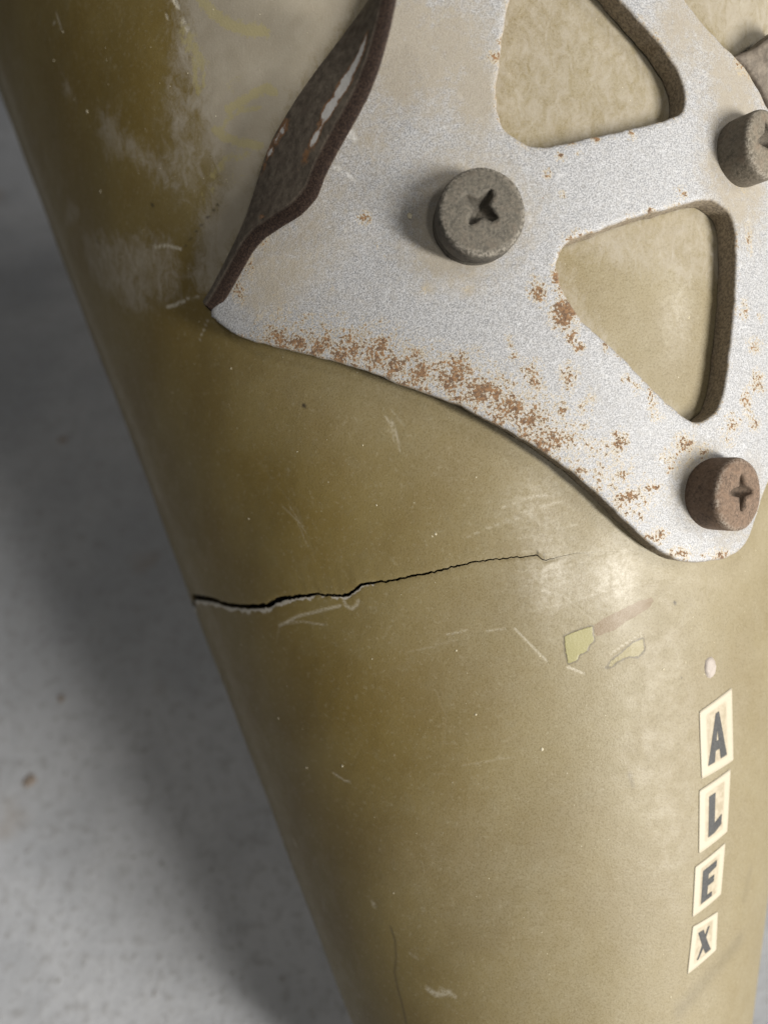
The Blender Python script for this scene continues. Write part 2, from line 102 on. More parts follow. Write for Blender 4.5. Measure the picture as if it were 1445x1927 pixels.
def mesh_np(name, co, faces, mat, parent=None, attrs=None, smooth=True):
    """co: (N,3) mm; faces: list of int arrays (n,k)."""
    me = bpy.data.meshes.new(name)
    co = np.asarray(co, float)*MM
    me.vertices.add(len(co)); me.vertices.foreach_set('co', co.astype(np.float32).ravel())
    faces = [np.asarray(f, np.int32) for f in faces if len(f)]
    loops = np.concatenate([f.ravel() for f in faces])
    tot = np.concatenate([np.full(len(f), f.shape[1], np.int32) for f in faces])
    start = np.concatenate([[0], np.cumsum(tot)[:-1]]).astype(np.int32)
    me.loops.add(len(loops)); me.loops.foreach_set('vertex_index', loops)
    me.polygons.add(len(tot)); me.polygons.foreach_set('loop_start', start)
    me.polygons.foreach_set('loop_total', tot)
    me.update(calc_edges=True)
    if smooth: me.polygons.foreach_set('use_smooth', np.ones(len(tot), bool))
    for k, v in (attrs or {}).items():
        a = me.attributes.new(k, 'FLOAT', 'POINT'); a.data.foreach_set('value', np.asarray(v, np.float32))
    me.materials.append(mat); me.update()
    o = bpy.data.objects.new(name, me); C.objects.link(o)
    if parent: o.parent = parent
    return o
def quads(r, c, off=0, flip=False, wrap=False):
    i = np.arange(r-1)[:, None]; j = np.arange(c if wrap else c-1)[None, :]; j2 = (j+1) % c
    q = np.stack([i*c+j, i*c+j2, (i+1)*c+j2, (i+1)*c+j], -1).reshape(-1, 4) + off
    return q[:, ::-1] if flip else q
def catmull(pts, step, closed=True):
    p = np.array(pts, float); n = len(p); out = []
    rngi = range(n) if closed else range(n-1)
    for i in rngi:
        if closed: a, b, c, d = p[(i-1) % n], p[i], p[(i+1) % n], p[(i+2) % n]
        else: a, b, c, d = p[max(i-1, 0)], p[i], p[i+1], p[min(i+2, n-1)]
        m = max(1, int(round(np.linalg.norm(c-b)/step)))
        for t in np.arange(m)/m:
            out.append(.5*((2*b)+(c-a)*t+(2*a-5*b+4*c-d)*t*t+(3*b-a-3*c+d)*t**3))
    if not closed: out.append(p[-1])
    return np.array(out)
def seg_dist(q, poly, closed=False):
    p = np.array(poly, float)
    if closed: p = np.vstack([p, p[:1]])
    best = np.full(len(q), 1e9)
    for a, b in zip(p[:-1], p[1:]):
        d = b-a; t = np.clip(((q-a)@d)/max(d@d, 1e-12), 0, 1)
        best = np.minimum(best, ((q-a-t[:, None]*d)**2).sum(1))
    return np.sqrt(best)
def inside(q, poly):
    p = np.array(poly, float); r = np.zeros(len(q), bool)
    for a, b in zip(p, np.roll(p, -1, 0)):
        c = ((a[1] > q[:, 1]) != (b[1] > q[:, 1]))
        with np.errstate(divide='ignore', invalid='ignore'):
            x = (b[0]-a[0])*(q[:, 1]-a[1])/(b[1]-a[1]) + a[0]
        r ^= c & (q[:, 0] < x)
    return r
def signed(q, poly, pad=6.0):
    """distance to a polygon's edge, positive inside, clipped to -pad."""
    pad = float(pad); p = np.array(poly, float); lo, hi = p.min(0)-pad, p.max(0)+pad
    m = ((q >= lo) & (q <= hi)).all(1); out = np.full(len(q), -pad)
    s = q[m]; d = seg_dist(s, p, True); out[m] = np.where(inside(s, p), d, -d)
    return np.maximum(out, -pad)
def sstep(x, a, b):
    t = np.clip((x-a)/(b-a), 0, 1); return t*t*(3-2*t)
def strokes(q, items, wmin=.17):
    out = np.zeros(len(q))
    for wd, st, pl in items:
        wd = max(wd, wmin)
        p = np.array(pl, float); lo, hi = p.min(0)-3*wd, p.max(0)+3*wd
        m = np.flatnonzero(((q >= lo) & (q <= hi)).all(1))
        if len(m) == 0: continue
        d = seg_dist(q[m], p)
        out[m] = np.maximum(out[m], st*np.exp(-(d/wd)**2))
    return out
def blobs(q, items, mode='max'):
    out = np.zeros(len(q))
    for u, v, ru, rv, st in items:
        m = np.flatnonzero((abs(q[:, 0]-u) < 3*ru) & (abs(q[:, 1]-v) < 3*rv))
        e = st*np.exp(-(((q[m, 0]-u)/ru)**2 + ((q[m, 1]-v)/rv)**2)*.8)
        out[m] = np.maximum(out[m], e) if mode == 'max' else out[m]+e
    return out
def wob(x, seed, amp, octs=((1, 1), (2.7, .5), (6.1, .3))):
    r = np.random.default_rng(seed); y = np.zeros_like(x)
    for f, a in octs: y += a*np.sin(x*f+r.uniform(0, 6.28))
    return y*amp

# ------------------------------------------------------------------ helpers: materials
class Mat:
    def __init__(s, name):
        s.m = bpy.data.materials.new(name); s.m.use_nodes = True; s.t = s.m.node_tree
        s.b = s.t.nodes['Principled BSDF']
        tc = s.t.nodes.new('ShaderNodeTexCoord'); vm = s.t.nodes.new('ShaderNodeVectorMath')
        vm.operation = 'SCALE'; vm.inputs['Scale'].default_value = 1000.0
        s.t.links.new(tc.outputs['Object'], vm.inputs[0]); s.co = vm.outputs[0]      # millimetres
    def put(s, sock, v):
        if isinstance(v, bpy.types.NodeSocket): s.t.links.new(v, sock)
        elif isinstance(v, (tuple, list)) and len(v) == 3 and sock.type == 'RGBA': sock.default_value = (*v, 1)
        else: sock.default_value = v
    def noise(s, scale, detail=3, rough=.55, dist=0.0, off=None, stretch=None):
        n = s.t.nodes.new('ShaderNodeTexNoise'); co = s.co
        if off or stretch:
            mp = s.t.nodes.new('ShaderNodeMapping'); s.put(mp.inputs[0], co)
            if off: mp.inputs['Location'].default_value = off
            if stretch: mp.inputs['Rotation'].default_value = stretch[0]; mp.inputs['Scale'].default_value = stretch[1]
            co = mp.outputs[0]
        s.put(n.inputs['Vector'], co); n.inputs['Scale'].default_value = scale
        n.inputs['Detail'].default_value = detail; n.inputs['Roughness'].default_value = rough
        n.inputs['Distortion'].default_value = dist
        return n.outputs['Fac']
    def voro(s, scale, feat='F1', out='Distance', rnd=1.0):
        n = s.t.nodes.new('ShaderNodeTexVoronoi'); n.feature = feat; s.put(n.inputs['Vector'], s.co)
        n.inputs['Scale'].default_value = scale; n.inputs['Randomness'].default_value = rnd
        return n.outputs[out]
    def attr(s, name):
        n = s.t.nodes.new('ShaderNodeAttribute'); n.attribute_name = name; return n.outputs['Fac']
    def math(s, op, a, b=0.0, c=None):
        n = s.t.nodes.new('ShaderNodeMath'); n.operation = op; s.put(n.inputs[0], a); s.put(n.inputs[1], b)
        if c is not None: s.put(n.inputs[2], c)
        return n.outputs[0]
    def ss(s, x, a, b, lo=0.0, hi=1.0):
        n = s.t.nodes.new('ShaderNodeMapRange'); n.interpolation_type = 'SMOOTHSTEP'; s.put(n.inputs['Value'], x)
        n.inputs['From Min'].default_value = a; n.inputs['From Max'].default_value = b
        n.inputs['To Min'].default_value = lo; n.inputs['To Max'].default_value = hi
        return n.outputs['Result']
    def mix(s, f, a, b, blend='MIX'):
        n = s.t.nodes.new('ShaderNodeMix'); n.data_type = 'RGBA'; n.blend_type = blend
        s.put(n.inputs[0], f); s.put(n.inputs[6], a); s.put(n.inputs[7], b); return n.outputs[2]
    def fmix(s, f, a, b):
        n = s.t.nodes.new('ShaderNodeMix'); n.data_type = 'FLOAT'
        s.put(n.inputs[0], f); s.put(n.inputs[2], a); s.put(n.inputs[3], b); return n.outputs[0]
    def bump(s, h, dist_mm, strength=1.0, prev=None):
        n = s.t.nodes.new('ShaderNodeBump'); s.put(n.inputs['Height'], h)
        n.inputs['Distance'].default_value = dist_mm*MM; n.inputs['Strength'].default_value = strength
        if prev is not None: s.put(n.inputs['Normal'], prev)
        return n.outputs[0]
    def out(s, col=None, rough=None, metal=None, normal=None, spec=None):
        for k, v in (('Base Color', col), ('Roughness', rough), ('Metallic', metal), ('Normal', normal), ('Specular IOR Level', spec)):
            if v is not None: s.put(s.b.inputs[k], v)
        return s.m

def mat_shell():
    m = Mat('olive_plastic')
    n1 = m.noise(.07, 4, .6); n2 = m.noise(.45, 5, .65); n3 = m.noise(3.5, 4, .7); n4 = m.noise(4.2, 3, .6); n5 = m.noise(1.7, 4, .7, 0, (5, 1, 2))
    c = m.mix(m.ss(n1, .35, .68), (.190, .134, .034), (.225, .170, .056))
    c = m.mix(m.ss(n2, .5, .8, 0, .35), c, (.235, .200, .105))
    c = m.mix(m.ss(n4, .35, .65, 0, .30), c, (.06, .045, .02))
    sd_ = m.math('MULTIPLY', m.attr('lit_side_dust'), m.ss(m.noise(.3, 5, .65), .2, .75, .72, 1.0))
    c = m.mix(m.math('MULTIPLY', sd_, .5), c, (.325, .292, .215))  # dusty tone that also paints the centre and right as better lit
    c = m.mix(m.ss(n4, .55, .36, 0, .34), c, (.07, .05, .018)); c = m.mix(m.ss(n5, .54, .72, 0, .30), c, (.36, .32, .22))
    # ground-in dust, wiped and streaky
    wipe = m.noise(.55, 6, .68, .8, stretch=((0, 0, .35), (1.5, .8, 1)))
    d = m.math('ADD', m.attr('dust'), m.math('MULTIPLY', m.math('SUBTRACT', wipe, .5), 1.5))
    d = m.math('ADD', d, m.math('MULTIPLY', m.math('SUBTRACT', n3, .5), .45))
    dm = m.math('MULTIPLY', m.ss(d, .18, 1.0, 0, .8), m.ss(m.attr('dust'), .03, .2))
    dc = m.mix(n2, (.295, .26, .205), (.42, .385, .325))
    c = m.mix(dm, c, dc)
    y = m.math('ADD', m.attr('yellow'), m.math('MULTIPLY', m.math('SUBTRACT', m.noise(1.5, 5, .7, .6), .5), 1.7))
    y = m.math('MULTIPLY', y, m.ss(m.attr('yellow'), .05, .2))
    ym = m.ss(y, .42, .7, 0, .55)
    c = m.mix(ym, c, (.37, .32, .135))
    film = m.attr('film')
    c = m.mix(m.math('MULTIPLY', film, m.ss(wipe, .3, .65, .25, .9)), c, (.33, .285, .20))
    # scratches, and the painted glints at the upper left
    sp = m.math('MULTIPLY', m.ss(m.voro(1.6), .10, .04), m.ss(n2, .45, .6, .15, .8))
    c = m.mix(sp, c, (.40, .36, .26))
    s = m.math('MULTIPLY', m.attr('scratch_glint'), m.ss(n3, .3, .55, .4, 1.1))
    c = m.mix(m.ss(s, .06, .75, 0, .8), c, (.52, .48, .39))
    k = m.attr('dark'); c = m.mix(m.ss(k, .1, .8, 0, .9), c, (.028, .022, .016))
    # paint chips
    j = m.math('MULTIPLY', m.math('SUBTRACT', m.noise(1.4, 3, .6), .5), .45)
    for nm, col, am in (('chip_brown', (.175, .118, .058), .9), ('chip_faint', (.30, .26, .10), .4), ('chip_yellow', (.29, .265, .115), .93)):
        sd = m.math('ADD', m.attr(nm), j)
        rim = m.math('MULTIPLY', m.ss(sd, -.32, -.06), m.ss(sd, .10, .0))
        if nm != 'chip_brown': c = m.mix(m.math('MULTIPLY', rim, .6), c, (.075, .06, .04))
        c = m.mix(m.ss(sd, -.03, .06, 0, am), c, col)
    lip = m.ss(m.math('ADD', m.attr('lip'), m.math('MULTIPLY', m.math('SUBTRACT', n3, .5), .9)), .35, .6, 0, .8)
    c = m.mix(lip, c, (.55, .52, .46))
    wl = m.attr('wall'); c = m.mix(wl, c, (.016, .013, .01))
    r = m.math('ADD', m.fmix(dm, m.ss(n2, .3, .7, .45, .57), .8), m.math('MULTIPLY', s, .2))
    r = m.math('MAXIMUM', r, m.math('MULTIPLY', film, .7))
    gl = m.math('MULTIPLY', m.attr('gloss'), m.ss(m.noise(.9, 4, .7), .3, .62, .35, 1.0))
    r = m.fmix(gl, r, .32)
    m.put(m.b.inputs['Coat Weight'], m.math('MULTIPLY', gl, m.ss(n5, .36, .6, .55, 1.0))); m.b.inputs['Coat Roughness'].default_value = .29; m.b.inputs['Coat IOR'].default_value = 2.0
    nb = m.bump(m.noise(.16, 2), 1.0, .12)
    nb = m.bump(n4, .05, .55, nb)
    nb = m.bump(m.math('ADD', s, m.math('MULTIPLY', m.ss(m.attr('chip_yellow'), -.1, .1), -1.0)), .06, .6, nb)
    return m.out(c, r, 0.0, nb, .42)

def mat_plate():
    m = Mat('silver_paint')
    f1 = m.noise(6.5, 2, .5); f2 = m.noise(1.6, 4, .65); f3 = m.noise(.22, 4, .6); ru = m.noise(3.3, 5, .62); ru2 = m.noise(.8, 4, .65, 0, (7, 3, 1))
    c = m.mix(m.ss(f1, .32, .68), (.225, .228, .238), (.48, .484, .50))
    c = m.mix(m.ss(f2, .42, .72, 0, .35), c, (.36, .35, .335))
    c = m.mix(m.ss(m.attr('grain'), .82, 1.0, 0, .38), c, (.66, .67, .69)); c = m.mix(m.ss(m.attr('grain'),   .16, .0, 0, .36), c, (.17, .16, .145))
    d = m.math('MULTIPLY', m.attr('dirt'), m.ss(m.math('ADD', m.math('MULTIPLY', f3, .6), m.math('MULTIPLY', f2, .4)), .3, .6, .55, 1.1))
    c = m.mix(m.ss(m.math('ADD', d, m.math('MULTIPLY', m.math('MULTIPLY', m.math('SUBTRACT', m.noise(1.1, 5, .7, .4), .5), 1.3), m.ss(d, .02, .3))), .05, 1.05, 0, .82), c, m.mix(f2, (.27, .23, .175), (.36, .32, .25)))
    sc = m.attr('scr'); c = m.mix(m.ss(sc, .15, .8, 0, .8), c, (.82, .82, .8))
    # rust: halo, orange stain, brown scale
    e = m.attr('edge')
    R = m.math('ADD', m.attr('rust'), m.math('MULTIPLY', e, m.ss(ru2, .45, .7, 0, .55)))
    x = m.math('ADD', R, m.math('MULTIPLY', m.math('SUBTRACT', ru, .5), 3.0))
    x = m.math('ADD', x, m.math('MULTIPLY', m.math('SUBTRACT', ru2, .5), 1.5))
    on = m.ss(m.attr('rust'), .05, .2); on = m.math('MAXIMUM', on, e)
    halo = m.math('MULTIPLY', m.ss(x, .15, .85, 0, .75), on)
    c = m.mix(halo, c, m.mix(f2, (.46, .36, .20), (.55, .47, .33)))
    scale = m.math('MULTIPLY', m.ss(x, .66, .80), on)
    rc = m.mix(m.ss(m.noise(2.2, 5, .7, 0, (3, 9, 4)), .40, .60), (.085, .043, .024), (.235, .122, .052))
    c = m.mix(m.math('MULTIPLY', scale, .92), c, rc)
    c = m.mix(m.math('MULTIPLY', m.ss(x, 1.15, 1.7, 0, .8), on), c, (.085, .042, .024))
    # random tiny pin-prick flecks
    pin = m.math('MULTIPLY', m.ss(m.voro(.33), .055, .04), m.ss(ru2, .5, .62))
    c = m.mix(m.math('MULTIPLY', pin, .75), c, (.2, .12, .07))
    wl = m.attr('wall'); c = m.mix(m.math('MULTIPLY', wl, .93), c, m.mix(m.ss(ru, .35, .65), (.165, .13, .088), (.35, .29, .21)))
    bad = m.math('MAXIMUM', m.math('MAXIMUM', scale, wl), m.ss(d, .1, .8, 0, .9))
    r = m.fmix(bad, m.ss(f1, .3, .7, .54, .68), .88)
    mt = m.fmix(bad, .15, 0.0)
    nb = m.bump(f3, .8, .10); nb = m.bump(f1, .055, .55, nb); nb = m.bump(m.math('ADD', scale, m.math('MULTIPLY', ru, .5)), .10, .5, nb)
    return m.out(c, r, mt, nb, .5)

def mat_screw(name, a, b, rough, rust):
    m = Mat(name)
    n1 = m.noise(3.2, 5, .66); n2 = m.noise(.8, 5, .68); n3 = m.noise(9, 3, .6)
    c = m.mix(m.ss(n1, .25, .75), a, b)
    c = m.mix(m.ss(n2, .5, .3, 0, .45), c, tuple(v*.5 for v in a))
    c = m.mix(m.math('MULTIPLY', m.attr('rim'), m.ss(n1, .42, .6, 0, .6)), c, (.40, .37, .32))
    c = m.mix(m.ss(n2, .45, .75, 0, rust), c, (.20, .125, .08))
    c = m.mix(m.ss(n3, .62, .72, 0, .5), c, (.36, .33, .28))
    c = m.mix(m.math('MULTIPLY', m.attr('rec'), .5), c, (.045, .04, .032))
    nb = m.bump(n1, .12, .55); nb = m.bump(n2, .3, .35, nb); nb = m.bump(n3, .04, .5, nb)
    return m.out(c, rough, .15, nb, .4)

def mat_flange():
    m = Mat('bare_rusty_steel')
    n1 = m.noise(1.2, 5, .65); n2 = m.noise(5, 3, .6); n3 = m.noise(.5, 3, .6, 0, (2, 5, 1))
    c = m.mix(m.ss(n1, .25, .8), (.085, .068, .053), (.22, .185, .145))
    c = m.mix(m.ss(n3, .5, .75, 0, .7), c, (.125, .098, .078))
    p = m.attr('paint'); q = m.math('ADD', p, m.math('MULTIPLY', m.math('SUBTRACT', n1, .5), .7))
    c = m.mix(m.math('MULTIPLY', m.ss(m.math('ADD', q, m.math('MULTIPLY', n3, .35)), .42, .62, 0, .8), m.ss(p, .03, .12)), c, (.30, .155, .07))
    c = m.mix(m.math('MULTIPLY', m.ss(q, .42, .58), m.ss(p, .1, .2)), c, m.mix(n2, (.62, .60, .57), (.82, .81, .80)))
    e = m.attr('cut'); c = m.mix(e, c, m.mix(m.ss(n2, .4, .65), (.022, .013, .010), (.060, .038, .027)))
    nb = m.bump(n1, .12, .5); nb = m.bump(n2, .04, .4, nb)
    return m.out(c, .62, .2, nb, .4)

def mat_floor():
    m = Mat('grey_concrete')
    n1 = m.noise(.012, 4, .6); n2 = m.noise(.07, 5, .65); n3 = m.noise(.36, 4, .7); n4 = m.noise(.8, 3, .6)
    c = m.mix(m.ss(n1, .3, .7), (.32, .335, .365), (.46, .47, .495))
    c = m.mix(m.ss(n2, .42, .72, 0, .4), c, (.28, .29, .31))
    c = m.mix(m.ss(n3, .50, .66, 0, .45), c, (.24, .235, .23))
    c = m.mix(m.ss(n4, .60, .72, 0, .7), c, (.13, .115, .09))
    c = m.mix(m.ss(m.noise(.03, 3, .6, 0, (40, 3, 0)), .62, .75, 0, .5), c, (.27, .22, .17))
    nb = m.bump(n3, .5, .4); nb = m.bump(n4, .2, .4, nb)
    return m.out(c, .78, 0.0, nb, .3)

def mat_simple(name, a, b, scale, rough, bumpd=.05):
    m = Mat(name); n = m.noise(scale, 4, .65)
    return m.out(m.mix(m.ss(n, .3, .7), a, b), rough, 0.0, m.bump(n, bumpd, .5), .4)

def mat_sticker():
    m = Mat('sticker_film'); n = m.noise(1.1, 4, .65); n2 = m.noise(5, 3)
    e = m.math('ADD', m.attr('inner'), m.math('MULTIPLY', m.math('SUBTRACT', n, .5), .35))
    c = m.mix(m.ss(e, .35, .7), m.mix(n2, (.44, .392, .295), (.53, .48, .38)), m.mix(m.ss(n, .35, .65), (.34, .285, .195), (.44, .385, .285)))
    return m.out(c, .5, 0.0, m.bump(n2, .03, .4), .4)

# ------------------------------------------------------------------ setting: the floor
floor_m = mat_floor()
fl = mesh_np('floor', [(-1500, -1500, 0), (1500, -1500, 0), (1500, 1500, 0), (-1500, 1500, 0)], [[(0, 1, 2, 3)]], floor_m, smooth=False)
fl['kind'] = 'structure'

# ------------------------------------------------------------------ the tube
tube = bpy.data.objects.new('tapered_tube', None); C.objects.link(tube)
tube.empty_display_size = .02
tube['label'] = 'cracked olive tapered tube with rusty silver bracket and letter stickers on grey concrete'
tube['category'] = 'tube'

def build_shell():
    ck = np.array(CRACK)
    # columns: angle round the tube, fine where it can be seen
    ph = np.concatenate([np.arange(-180, -112, 3.0), np.arange(-112, 98, .26), np.arange(98, 180.1, 3.0)])
    ph = np.minimum(ph, 180.0)
    g0, g1 = ck[0, 0], ck[-1, 0]
    rc = np.interp(ph, ck[:, 0], ck[:, 1]); wd = np.interp(ph, ck[:, 0], ck[:, 2])
    left = ph < g0
    rc[left] += wob((ph[left]-g0)*.35, 3, .5) - wob(np.zeros(1), 3, .5)[0]
    wd = np.where(ph < g0, ck[0, 2]*np.clip(1-(g0-ph)/90, 0, 1), wd)
    wd = np.where(ph > g1, 0.0, wd)
    jag = np.where(wd > 0, np.clip(wd*1.2, 0, .11), 0)*(wob(ph*2.4, 5, .35) + wob(ph*7.3, 6, .3) + rng.normal(0, .16, len(ph)))
    rc = rc + jag
    wd = wd*(1 + .25*wob(ph*3.1, 9, .4))
    wd = np.maximum(wd, 0)
    def rows(n, a, b, p):                       # spacing tightened towards the crack
        t = np.linspace(0, 1, n); return t
    nu, nl = 330, 240
    co, fa, at = [], [], {}
    tu = np.linspace(0, 1, nu)[:, None]; tl = np.linspace(0, 1, nl)[:, None]
    tu = 1-(1-tu)*(1-.25*tu); tl = tl*(1-.35*(1-tl))
    Ru = RT + (rc + wd/2 - RT)*tu; Rl = (rc - wd/2) + (RB - (rc - wd/2))*tl
    off = 0; UV = []; lip = []; wall = []
    for R, upper in ((Ru, True), (Rl, False)):
        P_ = np.broadcast_to(ph, R.shape); U, V = polar(P_, R)
        gap = np.abs(R-rc)
        lift = (-0.05 if not upper else .10)*np.exp(-gap/3.0)*np.clip(wd/.5, 0, 1)
        lift = lift - .05*np.exp(-((gap-wd/2)/.12)**2)*np.clip(wd/.1, 0, 1)
        # slow dents so that the surface is not a perfect cone
        h = lift + dent(U, V)
        X = surf(U, V, h); r, c = R.shape
        co.append(X.reshape(-1, 3)); fa.append(quads(r, c, off)); off += r*c
        UV.append(np.stack([U, V], -1).reshape(-1, 2))
        lp = np.zeros_like(R)
        bw = np.clip(wd*1.2, .0, .9)*(1+wob(ph*1.3, 12, .35))
        if not upper: lp = np.clip(1-(gap-wd/2)/np.maximum(bw, 1e-3), 0, 1)*(wd > .22)*np.clip((wd-.22)/.25, 0, 1)
        else: lp = .0*np.clip(1-(gap-wd/2)/.2, 0, 1)*(wd > .1)
        lip.append(lp.ravel()); wall.append(np.zeros(r*c))
        # broken wall going down through the thickness, vertices of its own
        sel = np.flatnonzero(wd > .01)
        if True:
            Re = R[-1] if upper else R[0]; he = (h[-1] if upper else h[0])
            Ue, Ve = polar(ph, Re)
            st = np.stack([surf(Ue, Ve, he), surf(Ue, Ve, he-.9), surf(Ue, Ve, np.full_like(Ue, -2.6))])
            co.append(st.reshape(-1, 3)); fa.append(quads(3, c, off)); off += 3*c
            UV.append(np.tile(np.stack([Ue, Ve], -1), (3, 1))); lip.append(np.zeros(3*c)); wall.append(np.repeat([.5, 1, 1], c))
        # ring at the open end
        Re = R[0] if upper else R[-1]; he = (h[0] if upper else h[-1]); Ue, Ve = polar(ph, Re)
        st = np.stack([surf(Ue, Ve, he), surf(Ue, Ve, np.full_like(Ue, -2.6))])
        co.append(st.reshape(-1, 3)); fa.append(quads(2, c, off)); off += 2*c
        UV.append(np.tile(np.stack([Ue, Ve], -1), (2, 1))); lip.append(np.zeros(2*c)); wall.append(np.zeros(2*c))
    # inner face
    p2 = np.arange(-180, 181, 4.0); R2 = np.linspace(RT, RB, 12)[:, None]*np.ones(len(p2)); U, V = polar(np.broadcast_to(p2, R2.shape), R2)
    co.append(surf(U, V, np.full_like(U, -2.6)).reshape(-1, 3)); fa.append(quads(*R2.shape, off)); n2 = R2.size; off += n2
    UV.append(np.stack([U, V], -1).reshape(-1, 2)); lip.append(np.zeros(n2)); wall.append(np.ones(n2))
    q = np.vstack(UV)
    at['lip'] = np.concatenate(lip); at['wall'] = np.concatenate(wall)
    d = np.zeros(len(q))
    for st, ed, pl in DUST_POLY:
        d = np.maximum(d, st*sstep(signed(q, pl, ed), -ed*.6, ed*.6))
    at['dust'] = np.maximum(d, strokes(q, [s for s in DUST_STROKE if s[0] < 3]))
    at['film'] = strokes(q, [s for s in DUST_STROKE if s[0] >= 3])
    at['yellow'] = strokes(q, YELLOW)
    extra = []
    for _ in range(70):                         # faint random hairlines, mostly across the tube
        u0, v0 = rng.uniform(-60, 45), rng.uniform(105, 230); L = rng.uniform(1.0, 6); a = rng.normal(.35, .5)
        extra.append((rng.uniform(.12, .2), rng.uniform(.06, .2), [(u0, v0), (u0+L*math.cos(a)*.5, v0+L*math.sin(a)*.5+rng.normal(0, .1)), (u0+L*math.cos(a), v0+L*math.sin(a))]))
    phi_ = np.degrees(np.arctan2(q[:, 0], q[:, 1])/SA)
    at['lit_side_dust'] = sstep(phi_ + 6*np.sin(q[:, 1]*.07) + 4*np.sin(q[:, 1]*.21), -42, 2)  # pale dust tone with the lit side's brightness put into the colour
    at['scratch_glint'] = strokes(q, SCRATCH_GLINT+extra)
    at['gloss'] = np.minimum(blobs(q, GLOSS), 1)
    at['dark'] = strokes(q, DARKLINE)
    at['chip_yellow'] = signed(q, CHIP_YELLOW, 2); at['chip_brown'] = signed(q, CHIP_BROWN, 2); at['chip_faint'] = signed(q, CHIP_FAINT, 2)
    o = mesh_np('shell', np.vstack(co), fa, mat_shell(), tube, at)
    return o
shell = build_shell()

# ------------------------------------------------------------------ the bracket plate
H_TOP, H_BOT = 2.7, 0.15
def inset(loop, d):
    """move a closed loop to its left by d (loops are counter-clockwise round material)."""
    t = np.roll(loop, -1, 0)-np.roll(loop, 1, 0); t /= np.linalg.norm(t, axis=1)[:, None]
    return loop + np.asarray(d)[..., None]*np.stack([-t[:, 1], t[:, 0]], 1)
def ccw(l): 
    x, y = l[:, 0], l[:, 1]; return np.sum(x*np.roll(y, -1)-np.roll(x, -1)*y) > 0
def build_bracket(mat):
    outer = catmull(PLATE, .45)
    if not ccw(outer): outer = outer[::-1]
    holes = []
    for hcut in CUTS:
        hl = catmull(hcut, .4)
        if ccw(hl): hl = hl[::-1]
        holes.append(hl)
    loops = [outer]+holes
    # slightly ragged sheared edge
    for k, l in enumerate(loops):
        s = np.arange(len(l))*.45
        j = wob(s*.5, 20+k, .05)+wob(s*2.2, 30+k, .03)+rng.normal(0, .012, len(l))
        loops[k] = inset(l, j)
    BEV = .28
    prof = [(0, H_BOT, 1), (0, H_TOP-BEV, 1), (BEV*.3, H_TOP-BEV*.3, .45), (BEV, H_TOP, .0)]
    co, fa, uv, wall, off = [], [], [], [], 0
    tops = []
    def height(q, base):                        # the lower left corner is bent up, the field is not quite flat
        return base + .12*np.sin(q[:, 0]*.13)*np.sin(q[:, 1]*.1)
    for l in loops:
        n = len(l)
        for i, (ins, h, wv) in enumerate(prof):
            ll = inset(l, ins); co.append(surf(ll[:, 0], ll[:, 1], height(ll, h))); uv.append(ll); wall.append(np.full(n, float(wv)))
        fa.append(quads(len(prof), n, off, wrap=True)); tops.append((off+(len(prof)-1)*n, ll)); off += n*len(prof)
    # top face: constrained triangulation on a fine grid
    g = .42; lo, hi = outer.min(0), outer.max(0)
    gx, gy = np.meshgrid(np.arange(lo[0], hi[0], g), np.arange(lo[1], hi[1], g)); pts = np.stack([gx.ravel(), gy.ravel()], 1)
    pts += rng.uniform(-.06, .06, pts.shape)
    ok = inside(pts, tops[0][1])
    for _, l in tops[1:]: ok &= ~inside(pts, l)
    pts = pts[ok]
    dm = np.full(len(pts), 1e9)
    for _, l in tops: dm = np.minimum(dm, seg_dist(pts, l, True))
    pts = pts[dm > .3]
    vin, edges, idx = [], [], []
    for base, l in tops:
        n = len(l); s = len(vin); vin += [Vector(p) for p in l]; idx += list(range(base, base+n))
        edges += [(s+i, s+(i+1) % n) for i in range(n)]
    idx += list(range(off, off+len(pts)))
    vin += [Vector(p) for p in pts]
    vo, eo, fo, ov, _, _ = delaunay_2d_cdt(vin, edges, [], 0, 1e-5)
    allp = np.array([tuple(v) for v in vo]); tri = np.array(fo)
    cen = allp[tri].mean(1); keep = inside(cen, tops[0][1])
    for _, l in tops[1:]: keep &= ~inside(cen, l)
    tri = tri[keep]; mp = np.array([idx[o[0]] for o in ov]); tri = mp[tri]
    co.append(surf(pts[:, 0], pts[:, 1], height(pts, H_TOP))); uv.append(pts); wall.append(np.zeros(len(pts)))
    co = np.vstack(co); q = np.vstack(uv); wall = np.concatenate(wall)
    nn = np.cross(co[tri[:, 1]]-co[tri[:, 0]], co[tri[:, 2]]-co[tri[:, 0]]); ref = np.array(nrm(q[:, 0].mean(), q[:, 1].mean()))
    flip = (nn@ref) < 0; tri[flip] = tri[flip][:, ::-1]
    de = np.full(len(q), 1e9)
    for l in loops: de = np.minimum(de, seg_dist(q, l, True))
    at = dict(wall=wall, edge=np.exp(-(de/.55)**2), rust=np.minimum(blobs(q, RUST), 1.3), dirt=np.minimum(blobs(q, PDIRT, 'sum'), 1.2), scr=strokes(q, PSCR, .26))
    # dust gathers against the holes' rims as well
    at['grain'] = rng.uniform(0, 1, len(q))
    return mesh_np('bracket', co, fa+[tri], mat, tube, at)
plate_m = mat_plate()
bracket = build_bracket(plate_m)
bracket['label'] = 'silver painted bracket plate with rust along its lower edge'

